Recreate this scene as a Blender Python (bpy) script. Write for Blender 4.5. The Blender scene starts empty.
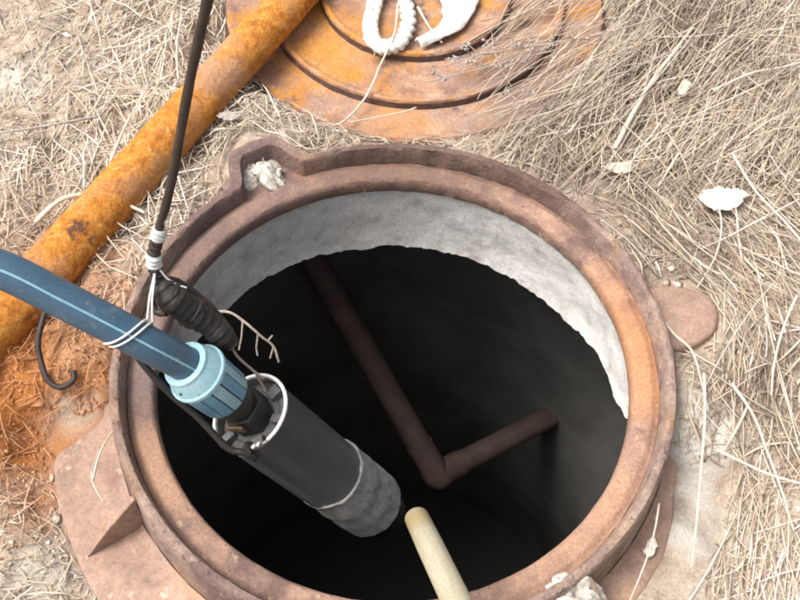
import bpy, math, random
import numpy as np
from mathutils import Vector, Matrix

random.seed(7)
rng = np.random.default_rng(11)
R = math.radians
scn = bpy.context.scene
col = scn.collection

# ------------------------------------------------------------------ camera
cam_d = bpy.data.cameras.new('camera')
cam_d.sensor_width = 36.0
cam_d.lens = 45.0
cam_d.clip_start = 0.02
cam_d.clip_end = 500.0
cam = bpy.data.objects.new('camera', cam_d)
col.objects.link(cam)
CR = Vector((0.99946213, 0.02737889, 0.01805134))
CU = Vector((-0.03279412, 0.83442283, 0.55014824))
CF = Vector((0.0, 0.5504443, -0.83487189))
CP = Vector((0.0047, -0.6281, 1.0722))
cam.matrix_world = Matrix(((CR.x, CU.x, -CF.x, CP.x), (CR.y, CU.y, -CF.y, CP.y), (CR.z, CU.z, -CF.z, CP.z), (0, 0, 0, 1)))
scn.camera = cam

# ------------------------------------------------------------------ light
SUN_EL, SUN_AZ = 61.0, -98.0          # azimuth measured clockwise from +Y
world = bpy.data.worlds.new('World')
scn.world = world
world.use_nodes = True
wn = world.node_tree
sky = wn.nodes.new('ShaderNodeTexSky')
sky.sky_type = 'NISHITA'
sky.sun_disc = False
sky.sun_elevation = R(SUN_EL)
sky.sun_rotation = R(SUN_AZ)
sky.dust_density = 8.0
sky.air_density = 0.6
sky.ozone_density = 0.0
hs_ = wn.nodes.new('ShaderNodeHueSaturation')      # thin overcast veil: greyer sky
hs_.inputs['Saturation'].default_value = 0.3
wn.links.new(sky.outputs[0], hs_.inputs['Color'])
wn.links.new(hs_.outputs[0], wn.nodes['Background'].inputs['Color'])
scn.render.engine = 'CYCLES'
scn.cycles.filter_width = 2.0
wn.nodes['Background'].inputs['Strength'].default_value = 0.14
sun_d = bpy.data.lights.new('sun', 'SUN')
sun_d.energy = 1.5
sun_d.angle = R(26)
sun_d.color = (1.0, 0.92, 0.83)
sun = bpy.data.objects.new('sun', sun_d)
col.objects.link(sun)
sd = Vector((math.sin(R(SUN_AZ)) * math.cos(R(SUN_EL)), math.cos(R(SUN_AZ)) * math.cos(R(SUN_EL)), math.sin(R(SUN_EL))))
sun.rotation_euler = sd.to_track_quat('Z', 'Y').to_euler()
sun.location = (0, 0, 4)
scn.view_settings.view_transform = 'Standard'
scn.view_settings.look = 'None'
scn.view_settings.exposure = 0.74
scn.view_settings.gamma = 1.0

# ------------------------------------------------------------------ materials
def lin(c):
    return tuple(((v / 255) / 12.92 if v / 255 <= 0.04045 else ((v / 255 + 0.055) / 1.055) ** 2.4) for v in c)

def material(name, colors, scale=30, detail=8, rough=0.8, metal=0.0, bump=0.3, bump_scale=120,
             bump_dist=0.002, patches=None, spec=0.5, distort=0.4, rough_var=0.12, stretch=None, stains=None, coord='Object', grain=.25, grain_scale=300):
    """colors: list of (position, linear rgb) in a ramp driven by fractal noise.
    patches: list of (rgb, scale, lo, hi, seed) noise-shaped patches laid over.
    stains: list of (rgb, centre, radius, amount) patches of dirt at a real place."""
    m = bpy.data.materials.new(name)
    m.use_nodes = True
    nt = m.node_tree; N = nt.nodes; L = nt.links
    b = N['Principled BSDF']
    tc = N.new('ShaderNodeTexCoord')
    vec = tc.outputs[coord]
    if stretch:
        mp = N.new('ShaderNodeMapping'); mp.inputs['Scale'].default_value = stretch
        L.new(vec, mp.inputs[0]); vs = mp.outputs[0]
    else:
        vs = vec
    n = N.new('ShaderNodeTexNoise'); n.inputs['Scale'].default_value = scale
    n.inputs['Detail'].default_value = detail; n.inputs['Roughness'].default_value = 0.65
    n.inputs['Distortion'].default_value = distort
    L.new(vs, n.inputs['Vector'])
    r = N.new('ShaderNodeValToRGB')
    el = r.color_ramp.elements
    el[0].position = colors[0][0]; el[0].color = (*colors[0][1], 1)
    el[1].position = colors[-1][0]; el[1].color = (*colors[-1][1], 1)
    for p, c in colors[1:-1]:
        e = el.new(p); e.color = (*c, 1)
    L.new(n.outputs['Fac'], r.inputs[0])
    out = r.outputs[0]
    for k, (rgb, sc, lo, hi, seed) in enumerate(patches or []):
        n2 = N.new('ShaderNodeTexNoise'); n2.noise_dimensions = '4D'
        n2.inputs['W'].default_value = seed; n2.inputs['Scale'].default_value = sc
        n2.inputs['Detail'].default_value = 7; n2.inputs['Roughness'].default_value = 0.6
        L.new(vs, n2.inputs['Vector'])
        mr = N.new('ShaderNodeMapRange'); mr.inputs[1].default_value = lo; mr.inputs[2].default_value = hi
        L.new(n2.outputs['Fac'], mr.inputs[0])
        mx = N.new('ShaderNodeMixRGB'); mx.inputs[2].default_value = (*rgb, 1)
        L.new(mr.outputs[0], mx.inputs[0]); L.new(out, mx.inputs[1]); out = mx.outputs[0]
    for (rgb, cen, rad, amt) in (stains or []):
        ds = N.new('ShaderNodeVectorMath'); ds.operation = 'DISTANCE'
        ds.inputs[1].default_value = cen
        L.new(tc.outputs['Object'], ds.inputs[0])
        n3 = N.new('ShaderNodeTexNoise'); n3.inputs['Scale'].default_value = 22; n3.inputs['Detail'].default_value = 8
        L.new(tc.outputs['Object'], n3.inputs['Vector'])
        ma = N.new('ShaderNodeMath'); ma.operation = 'MULTIPLY_ADD'; ma.inputs[1].default_value = rad * 1.6; 
        L.new(n3.outputs['Fac'], ma.inputs[0]); L.new(ds.outputs['Value'], ma.inputs[2])
        mr = N.new('ShaderNodeMapRange'); mr.inputs[1].default_value = rad * 2.1; mr.inputs[2].default_value = rad * 1.2
        mr.inputs[3].default_value = 0; mr.inputs[4].default_value = amt
        L.new(ma.outputs[0], mr.inputs[0])
        mx = N.new('ShaderNodeMixRGB'); mx.inputs[2].default_value = (*rgb, 1)
        L.new(mr.outputs[0], mx.inputs[0]); L.new(out, mx.inputs[1]); out = mx.outputs[0]
    if grain:
        g = N.new('ShaderNodeTexNoise'); g.inputs['Scale'].default_value = grain_scale
        g.inputs['Detail'].default_value = 5; g.inputs['Roughness'].default_value = .75
        L.new(tc.outputs['Object'], g.inputs['Vector'])
        gr = N.new('ShaderNodeMapRange'); gr.inputs[1].default_value = .3; gr.inputs[2].default_value = .7
        gr.inputs[3].default_value = 1 - grain; gr.inputs[4].default_value = 1 + grain * .8
        L.new(g.outputs['Fac'], gr.inputs[0])
        vm = N.new('ShaderNodeVectorMath'); vm.operation = 'SCALE'
        L.new(out, vm.inputs[0]); L.new(gr.outputs[0], vm.inputs['Scale']); out = vm.outputs[0]
    L.new(out, b.inputs['Base Color'])
    b.inputs['Metallic'].default_value = metal
    b.inputs['Specular IOR Level'].default_value = spec
    mr = N.new('ShaderNodeMapRange'); mr.inputs[3].default_value = max(0, rough - rough_var); mr.inputs[4].default_value = min(1, rough + rough_var)
    L.new(n.outputs['Fac'], mr.inputs[0]); L.new(mr.outputs[0], b.inputs['Roughness'])
    if bump:
        nb = N.new('ShaderNodeTexNoise'); nb.inputs['Scale'].default_value = bump_scale
        nb.inputs['Detail'].default_value = 8; nb.inputs['Roughness'].default_value = 0.7
        L.new(vs, nb.inputs['Vector'])
        bp = N.new('ShaderNodeBump'); bp.inputs['Strength'].default_value = bump
        bp.inputs['Distance'].default_value = bump_dist
        L.new(nb.outputs['Fac'], bp.inputs['Height']); L.new(bp.outputs[0], b.inputs['Normal'])
    return m

DUST = [((.56, .24, .08), (-.50, -.01, -.06), .19, .92), ((.50, .33, .22), (-.40, .08, -.04), .06, .6)]
def fibre_material(name, stops, rough=0.75, dust=DUST):
    m = bpy.data.materials.new(name); m.use_nodes = True
    nt = m.node_tree; N = nt.nodes; L = nt.links; b = N['Principled BSDF']
    at = N.new('ShaderNodeAttribute'); at.attribute_name = 'tone'
    r = N.new('ShaderNodeValToRGB'); el = r.color_ramp.elements
    el[0].position = stops[0][0]; el[0].color = (*stops[0][1], 1)
    el[1].position = stops[-1][0]; el[1].color = (*stops[-1][1], 1)
    for p, c in stops[1:-1]:
        e = el.new(p); e.color = (*c, 1)
    tc = N.new('ShaderNodeTexCoord'); n = N.new('ShaderNodeTexNoise'); n.inputs['Scale'].default_value = 90
    n.inputs['Detail'].default_value = 4
    L.new(tc.outputs['Object'], n.inputs['Vector'])
    ad = N.new('ShaderNodeMath'); ad.operation = 'MULTIPLY_ADD'; ad.inputs[1].default_value = 0.35; 
    L.new(n.outputs['Fac'], ad.inputs[0]); 
    sb = N.new('ShaderNodeMath'); sb.operation = 'SUBTRACT'; sb.inputs[1].default_value = 0.17
    L.new(at.outputs['Fac'], sb.inputs[0]); L.new(sb.outputs[0], ad.inputs[2])
    L.new(ad.outputs[0], r.inputs[0]); out = r.outputs[0]
    for rgb, cen, rad, amt in dust:
        ds = N.new('ShaderNodeVectorMath'); ds.operation = 'DISTANCE'; ds.inputs[1].default_value = cen
        L.new(tc.outputs['Object'], ds.inputs[0])
        n3 = N.new('ShaderNodeTexNoise'); n3.inputs['Scale'].default_value = 18; n3.inputs['Detail'].default_value = 6
        L.new(tc.outputs['Object'], n3.inputs['Vector'])
        ma = N.new('ShaderNodeMath'); ma.operation = 'MULTIPLY_ADD'; ma.inputs[1].default_value = rad * 1.8
        L.new(n3.outputs['Fac'], ma.inputs[0]); L.new(ds.outputs['Value'], ma.inputs[2])
        mr = N.new('ShaderNodeMapRange'); mr.inputs[1].default_value = rad * 2.2; mr.inputs[2].default_value = rad * 1.3
        mr.inputs[3].default_value = 0; mr.inputs[4].default_value = amt
        L.new(ma.outputs[0], mr.inputs[0])
        mx = N.new('ShaderNodeMixRGB'); mx.inputs[2].default_value = (*rgb, 1)
        L.new(mr.outputs[0], mx.inputs[0]); L.new(out, mx.inputs[1]); out = mx.outputs[0]
    L.new(out, b.inputs['Base Color'])
    b.inputs['Roughness'].default_value = rough
    b.inputs['Specular IOR Level'].default_value = 0.3
    return m

M = {}
M['iron'] = material('rusty_iron', [(0.3, (.20, .14, .12)), (0.45, (.33, .235, .195)), (0.55, (.41, .30, .245)), (0.7, (.50, .375, .30))], scale=26, detail=12,
                     rough=.9, bump=1.0, bump_scale=130, bump_dist=.006, spec=.2, grain=.32, grain_scale=260,
                     patches=[((.42, .235, .13), 12, .52, .72, 3.1), ((.22, .15, .14), 9, .50, .62, 8.2), ((.52, .41, .32), 60, .60, .70, 1.0), ((.11, .075, .065), 85, .60, .68, 5.0)],
                     stains=[((.15, .095, .08), (.0, .345, .09), .16, .8), ((.15, .095, .08), (.19, .29, .09), .11, .8), ((.17, .12, .11), (-.26, .22, .09), .12, .5)])
M['iron_flange'] = material('dusty_pinkish_iron', [(0.3, (.25, .165, .13)), (0.5, (.37, .25, .195)), (0.7, (.47, .33, .26))], scale=22, detail=12,
                     rough=.9, bump=.8, bump_scale=170, bump_dist=.003, spec=.2, grain=.25, grain_scale=240,
                     patches=[((.50, .30, .18), 12, .54, .74, 3.1), ((.30, .21, .19), 9, .56, .70, 8.2), ((.60, .48, .38), 50, .62, .72, 1.0), ((.18, .12, .10), 80, .64, .70, 5.0)])
M['iron_seat'] = material('worn_rusty_iron', [(0.3, (.19, .125, .105)), (0.5, (.33, .21, .16)), (0.7, (.46, .30, .21))], scale=30, detail=12,
                     rough=.85, bump=.8, bump_scale=200, bump_dist=.003, spec=.25, grain=.3, grain_scale=280,
                     patches=[((.17, .11, .095), 16, .52, .64, 4.4), ((.50, .36, .26), 60, .60, .70, 1.0), ((.12, .08, .07), 90, .62, .68, 7.0)],
                     stains=[((.50, .25, .12), (.305, .03, .06), .11, .75), ((.44, .26, .17), (.25, -.19, .06), .12, .6), ((.17, .105, .085), (.0, .31, .06), .17, .8), ((.18, .125, .115), (-.25, .16, .06), .16, .7), ((.27, .20, .18), (-.31, -.02, .06), .09, .8), ((.48, .29, .19), (-.27, -.14, .06), .07, .7)])
M['iron_lid'] = material('rusty_lid_iron', [(0.3, (.22, .13, .10)), (0.45, (.36, .205, .14)), (0.55, (.44, .27, .18)), (0.7, (.54, .37, .27))], scale=24, detail=12,
                     rough=.88, bump=.9, bump_scale=150, bump_dist=.004, spec=.2, grain=.3, grain_scale=240,
                     patches=[((.54, .245, .06), 16, .50, .62, 2.2), ((.40, .29, .24), 12, .54, .66, 5.0), ((.18, .12, .105), 26, .58, .66, 7.0), ((.58, .44, .34), 80, .60, .70, 9.0)],
                     stains=[((.28, .20, .18), (-.27, .05, .02), .09, .7), ((.27, .19, .165), (.20, -.20, .02), .13, .8), ((.60, .27, .06), (-.14, -.15, .02), .07, .85), ((.52, .28, .14), (-.02, -.28, .02), .06, .7)])
M['shaded_iron'] = material('shade_brown_iron', [(0.3, (.075, .05, .047)), (0.7, (.16, .11, .10))], scale=50, rough=.9, bump=.8, bump_scale=200, bump_dist=.003, spec=.2,
                     patches=[((.30, .17, .10), 30, .60, .7, 2.0)])  # shade below the cover's steps and edge, put into the iron colour
M['orange'] = material('orange_scaly_rust', [(0.3, (.36, .125, .03)), (0.48, (.60, .235, .045)), (0.6, (.70, .32, .07)), (0.75, (.78, .43, .14))], scale=70, detail=12,
                     rough=.95, bump=1.0, bump_scale=120, bump_dist=.006, spec=.15, distort=.2, grain=.3, grain_scale=220,
                     patches=[((.16, .075, .045), 28, .60, .68, 2.0), ((.50, .28, .16), 7, .54, .66, 8.0), ((.44, .17, .06), 12, .55, .7, 4.0), ((.76, .50, .22), 50, .62, .7, 6.0)])
M['concrete'] = material('pale_concrete', [(0.3, (.49, .48, .455)), (0.5, (.60, .59, .565)), (0.7, (.69, .68, .655))], scale=40,
                     rough=.92, bump=.6, bump_scale=90, bump_dist=.003, spec=.2,
                     patches=[((.30, .27, .23), 45, .66, .72, 2.0), ((.66, .655, .64), 14, .55, .7, 9.0), ((.45, .42, .38), 90, .62, .68, 4.0), ((.40, .38, .35), 20, .56, .68, 12.0)],
                     stains=[((.48, .44, .40), (-.28, .10, -.10), .04, .4)])
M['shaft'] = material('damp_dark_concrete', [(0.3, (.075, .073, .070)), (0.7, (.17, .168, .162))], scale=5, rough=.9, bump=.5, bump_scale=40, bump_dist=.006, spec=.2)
M['mortar'] = material('crumbly_mortar', [(0.35, (.36, .33, .28)), (0.6, (.68, .65, .59))], scale=120, rough=.95, bump=.7, bump_scale=200, bump_dist=.003, spec=.1)
M['soil'] = material('dusty_soil', [(0.28, (.24, .18, .14)), (0.45, (.42, .335, .265)), (0.6, (.55, .455, .365)), (0.75, (.66, .58, .48))], scale=34,
                     rough=.95, bump=.9, bump_scale=130, bump_dist=.006, spec=.1, distort=.8,
                     patches=[((.33, .25, .20), 5, .5, .7, 3.0), ((.60, .53, .45), 9, .56, .72, 6.0), ((.27, .22, .19), 16, .56, .68, 9.0)],
                     stains=[((.56, .22, .06), (-.50, -.01, -.07), .19, .92), ((.52, .33, .20), (-.40, .04, -.05), .07, .6),
                             ((.70, .68, .62), (.385, -.08, -.05), .06, .95), ((.70, .68, .62), (.375, -.17, -.05), .055, .95),
                             ((.60, .57, .50), (-.60, .50, -.06), .05, .8), ((.58, .55, .48), (-.42, -.26, -.08), .04, .7), ((.58, .52, .44), (-.41, -.05, -.08), .035, .7)])
M['blue'] = material('dark_blue_polyethylene', [(0.3, (.038, .088, .145)), (0.7, (.056, .115, .178))], scale=9, rough=.45, bump=.12, bump_scale=300, bump_dist=.0005, spec=.5,
                     patches=[((.16, .20, .23), 40, .58, .75, 1.0), ((.20, .19, .17), 110, .63, .70, 4.0)])
M['stripe_and_highlight'] = material('light_blue_stripe_highlight', [(0.3, (.17, .36, .45)), (0.7, (.24, .45, .54))], scale=30, rough=.5, bump=.05)
M['cyan'] = material('light_blue_plastic', [(0.3, (.24, .43, .50)), (0.7, (.32, .53, .60))], scale=14, rough=.42, bump=.12, bump_scale=250, bump_dist=.0006,
                     patches=[((.44, .55, .56), 25, .56, .72, 1.0), ((.20, .22, .20), 60, .61, .68, 4.0)])
M['cyan2'] = material('mid_blue_plastic', [(0.3, (.11, .26, .39)), (0.7, (.18, .36, .50))], scale=20, rough=.42, bump=.1)
M['black'] = material('black_plastic', [(0.3, (.010, .0095, .009)), (0.7, (.028, .026, .024))], scale=40, rough=.55, bump=.5, bump_scale=160,
                     patches=[((.07, .06, .05), 35, .62, .78, 2.0)])
M['rubber'] = material('brown_black_rubber', [(0.3, (.022, .015, .012)), (0.7, (.055, .038, .03))], scale=50, rough=.6, bump=.3, bump_scale=300)
M['steel'] = material('scuffed_dark_steel', [(0.3, (.11, .11, .11)), (0.7, (.20, .20, .198))], scale=10, rough=.32, metal=.25, bump=.12, bump_scale=200, bump_dist=.0005,
                     stretch=(1, 1, .12), patches=[((.26, .25, .24), 30, .56, .8, 1.0), ((.05, .05, .05), 22, .58, .75, 6.0)])
M['cast'] = material('dull_grey_casting', [(0.3, (.06, .06, .06)), (0.7, (.15, .15, .148))], scale=40, rough=.6, metal=.3, bump=.4, bump_scale=200, bump_dist=.001,
                     patches=[((.30, .28, .25), 50, .60, .75, 1.0)])
M['bright'] = material('polished_rim_steel', [(0.3, (.75, .75, .74)), (0.7, (.92, .92, .92))], scale=30, rough=.25, metal=.35, bump=.1)
M['sleeve'] = material('dusty_grey_wrapping', [(0.3, (.16, .16, .157)), (0.5, (.27, .268, .262)), (0.7, (.37, .366, .358))], scale=40, rough=.8, bump=.6, bump_scale=180, bump_dist=.002,
                     patches=[((.06, .055, .05), 55, .62, .66, 5.0), ((.44, .44, .43), 18, .58, .75, 3.0)])
M['brass'] = material('dirty_brass', [(0.3, (.10, .065, .035)), (0.7, (.26, .18, .11))], scale=40, rough=.5, metal=.4, bump=.3)
M['white'] = material('white_fibre', [(0.3, (.62, .61, .57)), (0.7, (.80, .79, .75))], scale=120, rough=.8, bump=.7, bump_scale=500, bump_dist=.0015)
M['wire'] = material('white_insulated_wire', [(0.3, (.66, .66, .66)), (0.7, (.80, .80, .80))], scale=60, rough=.4, bump=.05)
M['tape'] = material('grey_white_tape', [(0.3, (.40, .42, .41)), (0.7, (.62, .64, .63))], scale=80, rough=.6, bump=.4, bump_scale=300)
M['ochre'] = material('yellowed_cream_plastic', [(0.3, (.33, .29, .20)), (0.6, (.44, .41, .31)), (0.75, (.52, .49, .40))], scale=16, rough=.55, bump=.15, bump_scale=180, bump_dist=.0006,
                     stretch=(1, 1, .3), patches=[((.38, .29, .16), 22, .56, .74, 3.0), ((.22, .18, .12), 90, .64, .70, 5.0)], stains=[((.36, .25, .11), (0, 0, .02), .022, .8)])
M['grey_twig'] = material('grey_bark', [(0.3, (.22, .18, .15)), (0.7, (.42, .36, .30))], scale=90, rough=.9, bump=.5, bump_scale=300)
M['stalk'] = material('bleached_dry_stalk', [(0.3, (.48, .41, .32)), (0.7, (.70, .64, .54))], scale=40, rough=.7, bump=.3, bump_scale=300, stretch=(1, 1, 1))
M['weed'] = material('grey_dry_weed', [(0.3, (.28, .24, .21)), (0.7, (.48, .43, .38))], scale=70, rough=.85, bump=.4, bump_scale=300)
M['paper'] = material('pale_scrap', [(0.3, (.62, .57, .49)), (0.7, (.80, .77, .70))], scale=50, rough=.85, bump=.4, bump_scale=200)
M['water'] = material('black_well_water', [(0.3, (.02, .02, .019)), (0.7, (.035, .033, .03))], scale=5, rough=.5, bump=.1, bump_scale=20)
M['well_rust'] = material('dull_brown_pipe', [(0.3, (.065, .043, .037)), (0.7, (.125, .083, .072))], scale=20, rough=.8, bump=.4, bump_scale=100)
M['straw'] = fibre_material('dry_straw', [(0.0, (.21, .155, .12)), (0.2, (.38, .295, .23)), (0.45, (.53, .435, .34)), (0.7, (.63, .53, .42)), (0.9, (.74, .66, .55)), (1.0, (.80, .74, .65))])
M['chaff'] = fibre_material('chaff_and_clods', [(0.0, (.20, .145, .11)), (0.3, (.37, .29, .22)), (0.6, (.53, .445, .35)), (1.0, (.70, .64, .55))], rough=.95)
M['rustflake'] = fibre_material('rust_flakes', [(0.0, (.28, .12, .05)), (0.5, (.50, .21, .07)), (1.0, (.64, .36, .16))], rough=.95)

# ------------------------------------------------------------------ helpers
def link(o, parent=None):
    col.objects.link(o)
    if parent is not None:
        o.parent = parent
    return o

def tag(o, label=None, cat=None, group=None, kind=None):
    if label: o['label'] = label
    if cat: o['category'] = cat
    if group: o['group'] = group
    if kind: o['kind'] = kind
    return o

def empty(name, loc=(0, 0, 0), mat=None):
    o = bpy.data.objects.new(name, None)
    o.empty_display_size = 0.02
    link(o)
    if mat is not None: o.matrix_world = mat
    else: o.location = loc
    return o

def mesh_obj(name, verts, faces, material_, parent=None, smooth=True, origin=None, sharp=None):
    me = bpy.data.meshes.new(name)
    vs = [tuple(v) for v in verts]
    if origin is not None:
        ox, oy, oz = origin
        vs = [(x - ox, y - oy, z - oz) for x, y, z in vs]
    me.from_pydata(vs, [], [tuple(f) for f in faces])
    me.materials.append(material_)
    me.polygons.foreach_set('use_smooth', [smooth] * len(me.polygons))
    me.update()
    if sharp: me.set_sharp_from_angle(angle=R(sharp))
    o = bpy.data.objects.new(name, me)
    link(o, parent)
    if origin is not None: o.location = origin
    return o

def catmull(pts, n=8):
    P = [Vector(p) for p in pts]
    P = [P[0] * 2 - P[1]] + P + [P[-1] * 2 - P[-2]]
    out = []
    for i in range(1, len(P) - 2):
        for k in range(n):
            t = k / n
            a, b, c, d = P[i - 1], P[i], P[i + 1], P[i + 2]
            out.append(0.5 * ((2 * b) + (c - a) * t + (2 * a - 5 * b + 4 * c - d) * t * t + (3 * b - a - 3 * c + d) * t ** 3))
    out.append(P[-2])
    return out

def frames(pts, up=None):
    T = []
    for i in range(len(pts)):
        a = pts[max(0, i - 1)]; b = pts[min(len(pts) - 1, i + 1)]
        T.append((b - a).normalized())
    n = up if up is not None else Vector((0, 0, 1))
    if abs(n.dot(T[0])) > .95: n = Vector((1, 0, 0))
    n = (n - T[0] * n.dot(T[0])).normalized()
    res = []
    for t in T:
        n = (n - t * n.dot(t)).normalized()
        res.append((t, n, t.cross(n)))
    return res

def tube_data(pts, rad, sides=10, noise=0.0, cap=True, a0=0, a1=360, up=None, off=0):
    pts = [Vector(p) for p in pts]
    fr = frames(pts, up)
    full = (a1 - a0) >= 360
    V, F = [], []
    m = sides if full else sides + 1
    for i, p in enumerate(pts):
        r = rad[i] if hasattr(rad, '__len__') else rad
        t, n, b = fr[i]
        for k in range(m):
            a = R(a0 + (a1 - a0) * k / sides)
            rr = r * (1 + noise * random.uniform(-1, 1))
            V.append(p + (n * math.cos(a) + b * math.sin(a)) * rr)
    for i in range(len(pts) - 1):
        for k in range(sides):
            k2 = (k + 1) % m
            F.append((off + i * m + k, off + i * m + k2, off + (i + 1) * m + k2, off + (i + 1) * m + k))
    if cap and full:
        F.append(tuple(off + k for k in reversed(range(m))))
        F.append(tuple(off + (len(pts) - 1) * m + k for k in range(m)))
    return V, F

def tube(name, pts, rad, material_, parent=None, sides=10, noise=0, cap=True, sharp=50, up=None):
    V, F = tube_data(pts, rad, sides, noise, cap, up=up)
    return mesh_obj(name, V, F, material_, parent, sharp=sharp)

def lathe(name, profile, material_, parent=None, segs=96, closed=True, jitter=None, sharp=35, a0=0, a1=360, origin=None, centre=(0, 0)):
    """profile: list of (r, z) or callable(theta)->list; revolved about Z."""
    V, F = [], []
    full = (a1 - a0) >= 360
    ns = segs if full else segs + 1
    n = None
    for i in range(ns):
        a = R(a0 + (a1 - a0) * i / segs)
        pr = profile(a) if callable(profile) else profile
        n = len(pr)
        for j, (r, z) in enumerate(pr):
            if jitter:
                dr, dz = jitter(a, j, r, z); r += dr; z += dz
            V.append((centre[0] + r * math.cos(a), centre[1] + r * math.sin(a), z))
    for i in range(segs):
        i2 = (i + 1) % ns
        for j in range(n if closed else n - 1):
            j2 = (j + 1) % n
            F.append((i * n + j, i2 * n + j, i2 * n + j2, i * n + j2))
    if not full and closed:
        F.append(tuple(range(n)))
        F.append(tuple((ns - 1) * n + k for k in reversed(range(n))))
    return mesh_obj(name, V, F, material_, parent, sharp=sharp, origin=origin)

# value noise
_tab = rng.random((256, 256))
def vnoise(x, y):
    x = np.asarray(x, float); y = np.asarray(y, float)
    xi = np.floor(x).astype(int); yi = np.floor(y).astype(int)
    fx = x - xi; fy = y - yi
    fx = fx * fx * (3 - 2 * fx); fy = fy * fy * (3 - 2 * fy)
    g = lambda a, b: _tab[a % 256, b % 256]
    return (g(xi, yi) * (1 - fx) + g(xi + 1, yi) * fx) * (1 - fy) + (g(xi, yi + 1) * (1 - fx) + g(xi + 1, yi + 1) * fx) * fy
def fbm(x, y, o=5):
    s = 0; a = .5; t = 0
    for k in range(o):
        s = s + a * vnoise(x * 2 ** k + 17 * k, y * 2 ** k + 31 * k); t += a; a *= .5
    return s / t
def sst(a, b, x):
    t = np.clip((x - a) / (b - a), 0, 1)
    return t * t * (3 - 2 * t)

LID_C = (0.0137, 0.722)
LUG_R = (0.365, 0.098)
def ground_z(x, y):
    x = np.asarray(x, float); y = np.asarray(y, float)
    r = np.hypot(x, y); th = np.degrees(np.arctan2(y, x)) % 360
    left = sst(.1, -.25, x)
    h = -.052 + .035 * (fbm(x * 5 + 3, y * 5 + 9, 4) - .5) + (.018 + .02 * left) * (fbm(x * 22 + 40, y * 22, 5) - .5)
    h = h + .016 * sst(.5, .36, r) * sst(.0, .2, x)
    # hollow round the exposed flange
    sec = sst(183, 190, th) * sst(352, 340, th) * sst(.52, .44, r)
    h = h * (1 - sec) + (-.096) * sec
    h = h - .030 * sst(0, -.25, y) * left * (1 - sec)
    for cx, cy, cr, gg in ((LUG_R[0], LUG_R[1],   .052, -.056), (.318, -.245, .07, -.083)):
        d = np.hypot(x - cx, y - cy); w = sst(cr + .03, cr, d)
        h = h * (1 - w) + gg * w
    # beneath the lid
    d = np.hypot(x - LID_C[0], y - LID_C[1]); w = sst(.34, .31, d)
    h = h * (1 - w) + np.minimum(h, -.078) * w
    # worn hollow where the frame rim sits
    w = sst(.375, .352, r) * (1 - sec)
    h = h - .012 * w
    return h

# ------------------------------------------------------------------ ground: one sheet with the well opening left free
def build_ground():
    nA = 840
    rr = [.346]
    while rr[-1] < 1.25: rr.append(rr[-1] + .0045 * (1 + max(0, rr[-1] - .5) * 1.2))
    while rr[-1] < 60: rr.append(rr[-1] * 1.25)
    rr = np.array(rr); a = np.linspace(0, 2 * np.pi, nA, endpoint=False)
    A, RR = np.meshgrid(a, rr, indexing='ij')
    X = RR * np.cos(A); Y = RR * np.sin(A); Z = ground_z(X, Y)
    far = sst(1.3, 3.0, RR); Z = Z * (1 - far) - .06 * far
    V = np.stack([X, Y, Z], -1).reshape(-1, 3)
    n = len(rr)
    i = np.arange(nA)[:, None]; j = np.arange(n - 1)[None, :]; i2 = (i + 1) % nA
    F = np.stack([i * n + j, i * n + j + 1, i2 * n + j + 1, i2 * n + j], -1).reshape(-1, 4)
    me = bpy.data.meshes.new('ground')
    me.vertices.add(len(V)); me.vertices.foreach_set('co', V.ravel())
    me.loops.add(F.size); me.loops.foreach_set('vertex_index', F.ravel().astype(np.int32))
    me.polygons.add(len(F)); me.polygons.foreach_set('loop_start', np.arange(0, F.size, 4, dtype=np.int32))
    me.polygons.foreach_set('use_smooth', np.ones(len(F), bool))
    me.update(calc_edges=True); me.materials.append(M['soil'])
    o = bpy.data.objects.new('ground', me); link(o); tag(o, kind='structure')
build_ground()

# ------------------------------------------------------------------ well shaft and water
def shaft():
    V, F = [], []
    seg = 96
    zs = [-.19, -.45, -.75, -1.1, -1.35, -1.7]
    rs = [.51] * 6
    for i in range(seg):
        a = 2 * math.pi * i / seg
        for z, r in zip(zs, rs): V.append(((r) * math.cos(a), (r) * math.sin(a), z))
        for z, r in reversed(list(zip(zs, rs))): V.append(((r + .09) * math.cos(a), (r + .09) * math.sin(a), z))
    n = 2 * len(zs)
    for i in range(seg):
        i2 = (i + 1) % seg
        for j in range(n):
            j2 = (j + 1) % n
            F.append((i * n + j, i * n + j2, i2 * n + j2, i2 * n + j))
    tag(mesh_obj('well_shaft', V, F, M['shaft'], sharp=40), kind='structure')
    V = [(0, 0, -1.62)] + [(.509 * math.cos(2 * math.pi * i / seg), .509 * math.sin(2 * math.pi * i / seg), -1.62) for i in range(seg)]
    F = [(0, 1 + i, 1 + (i + 1) % seg) for i in range(seg)]
    tag(mesh_obj('well_water', V, F, M['water']), kind='structure')
shaft()

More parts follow.
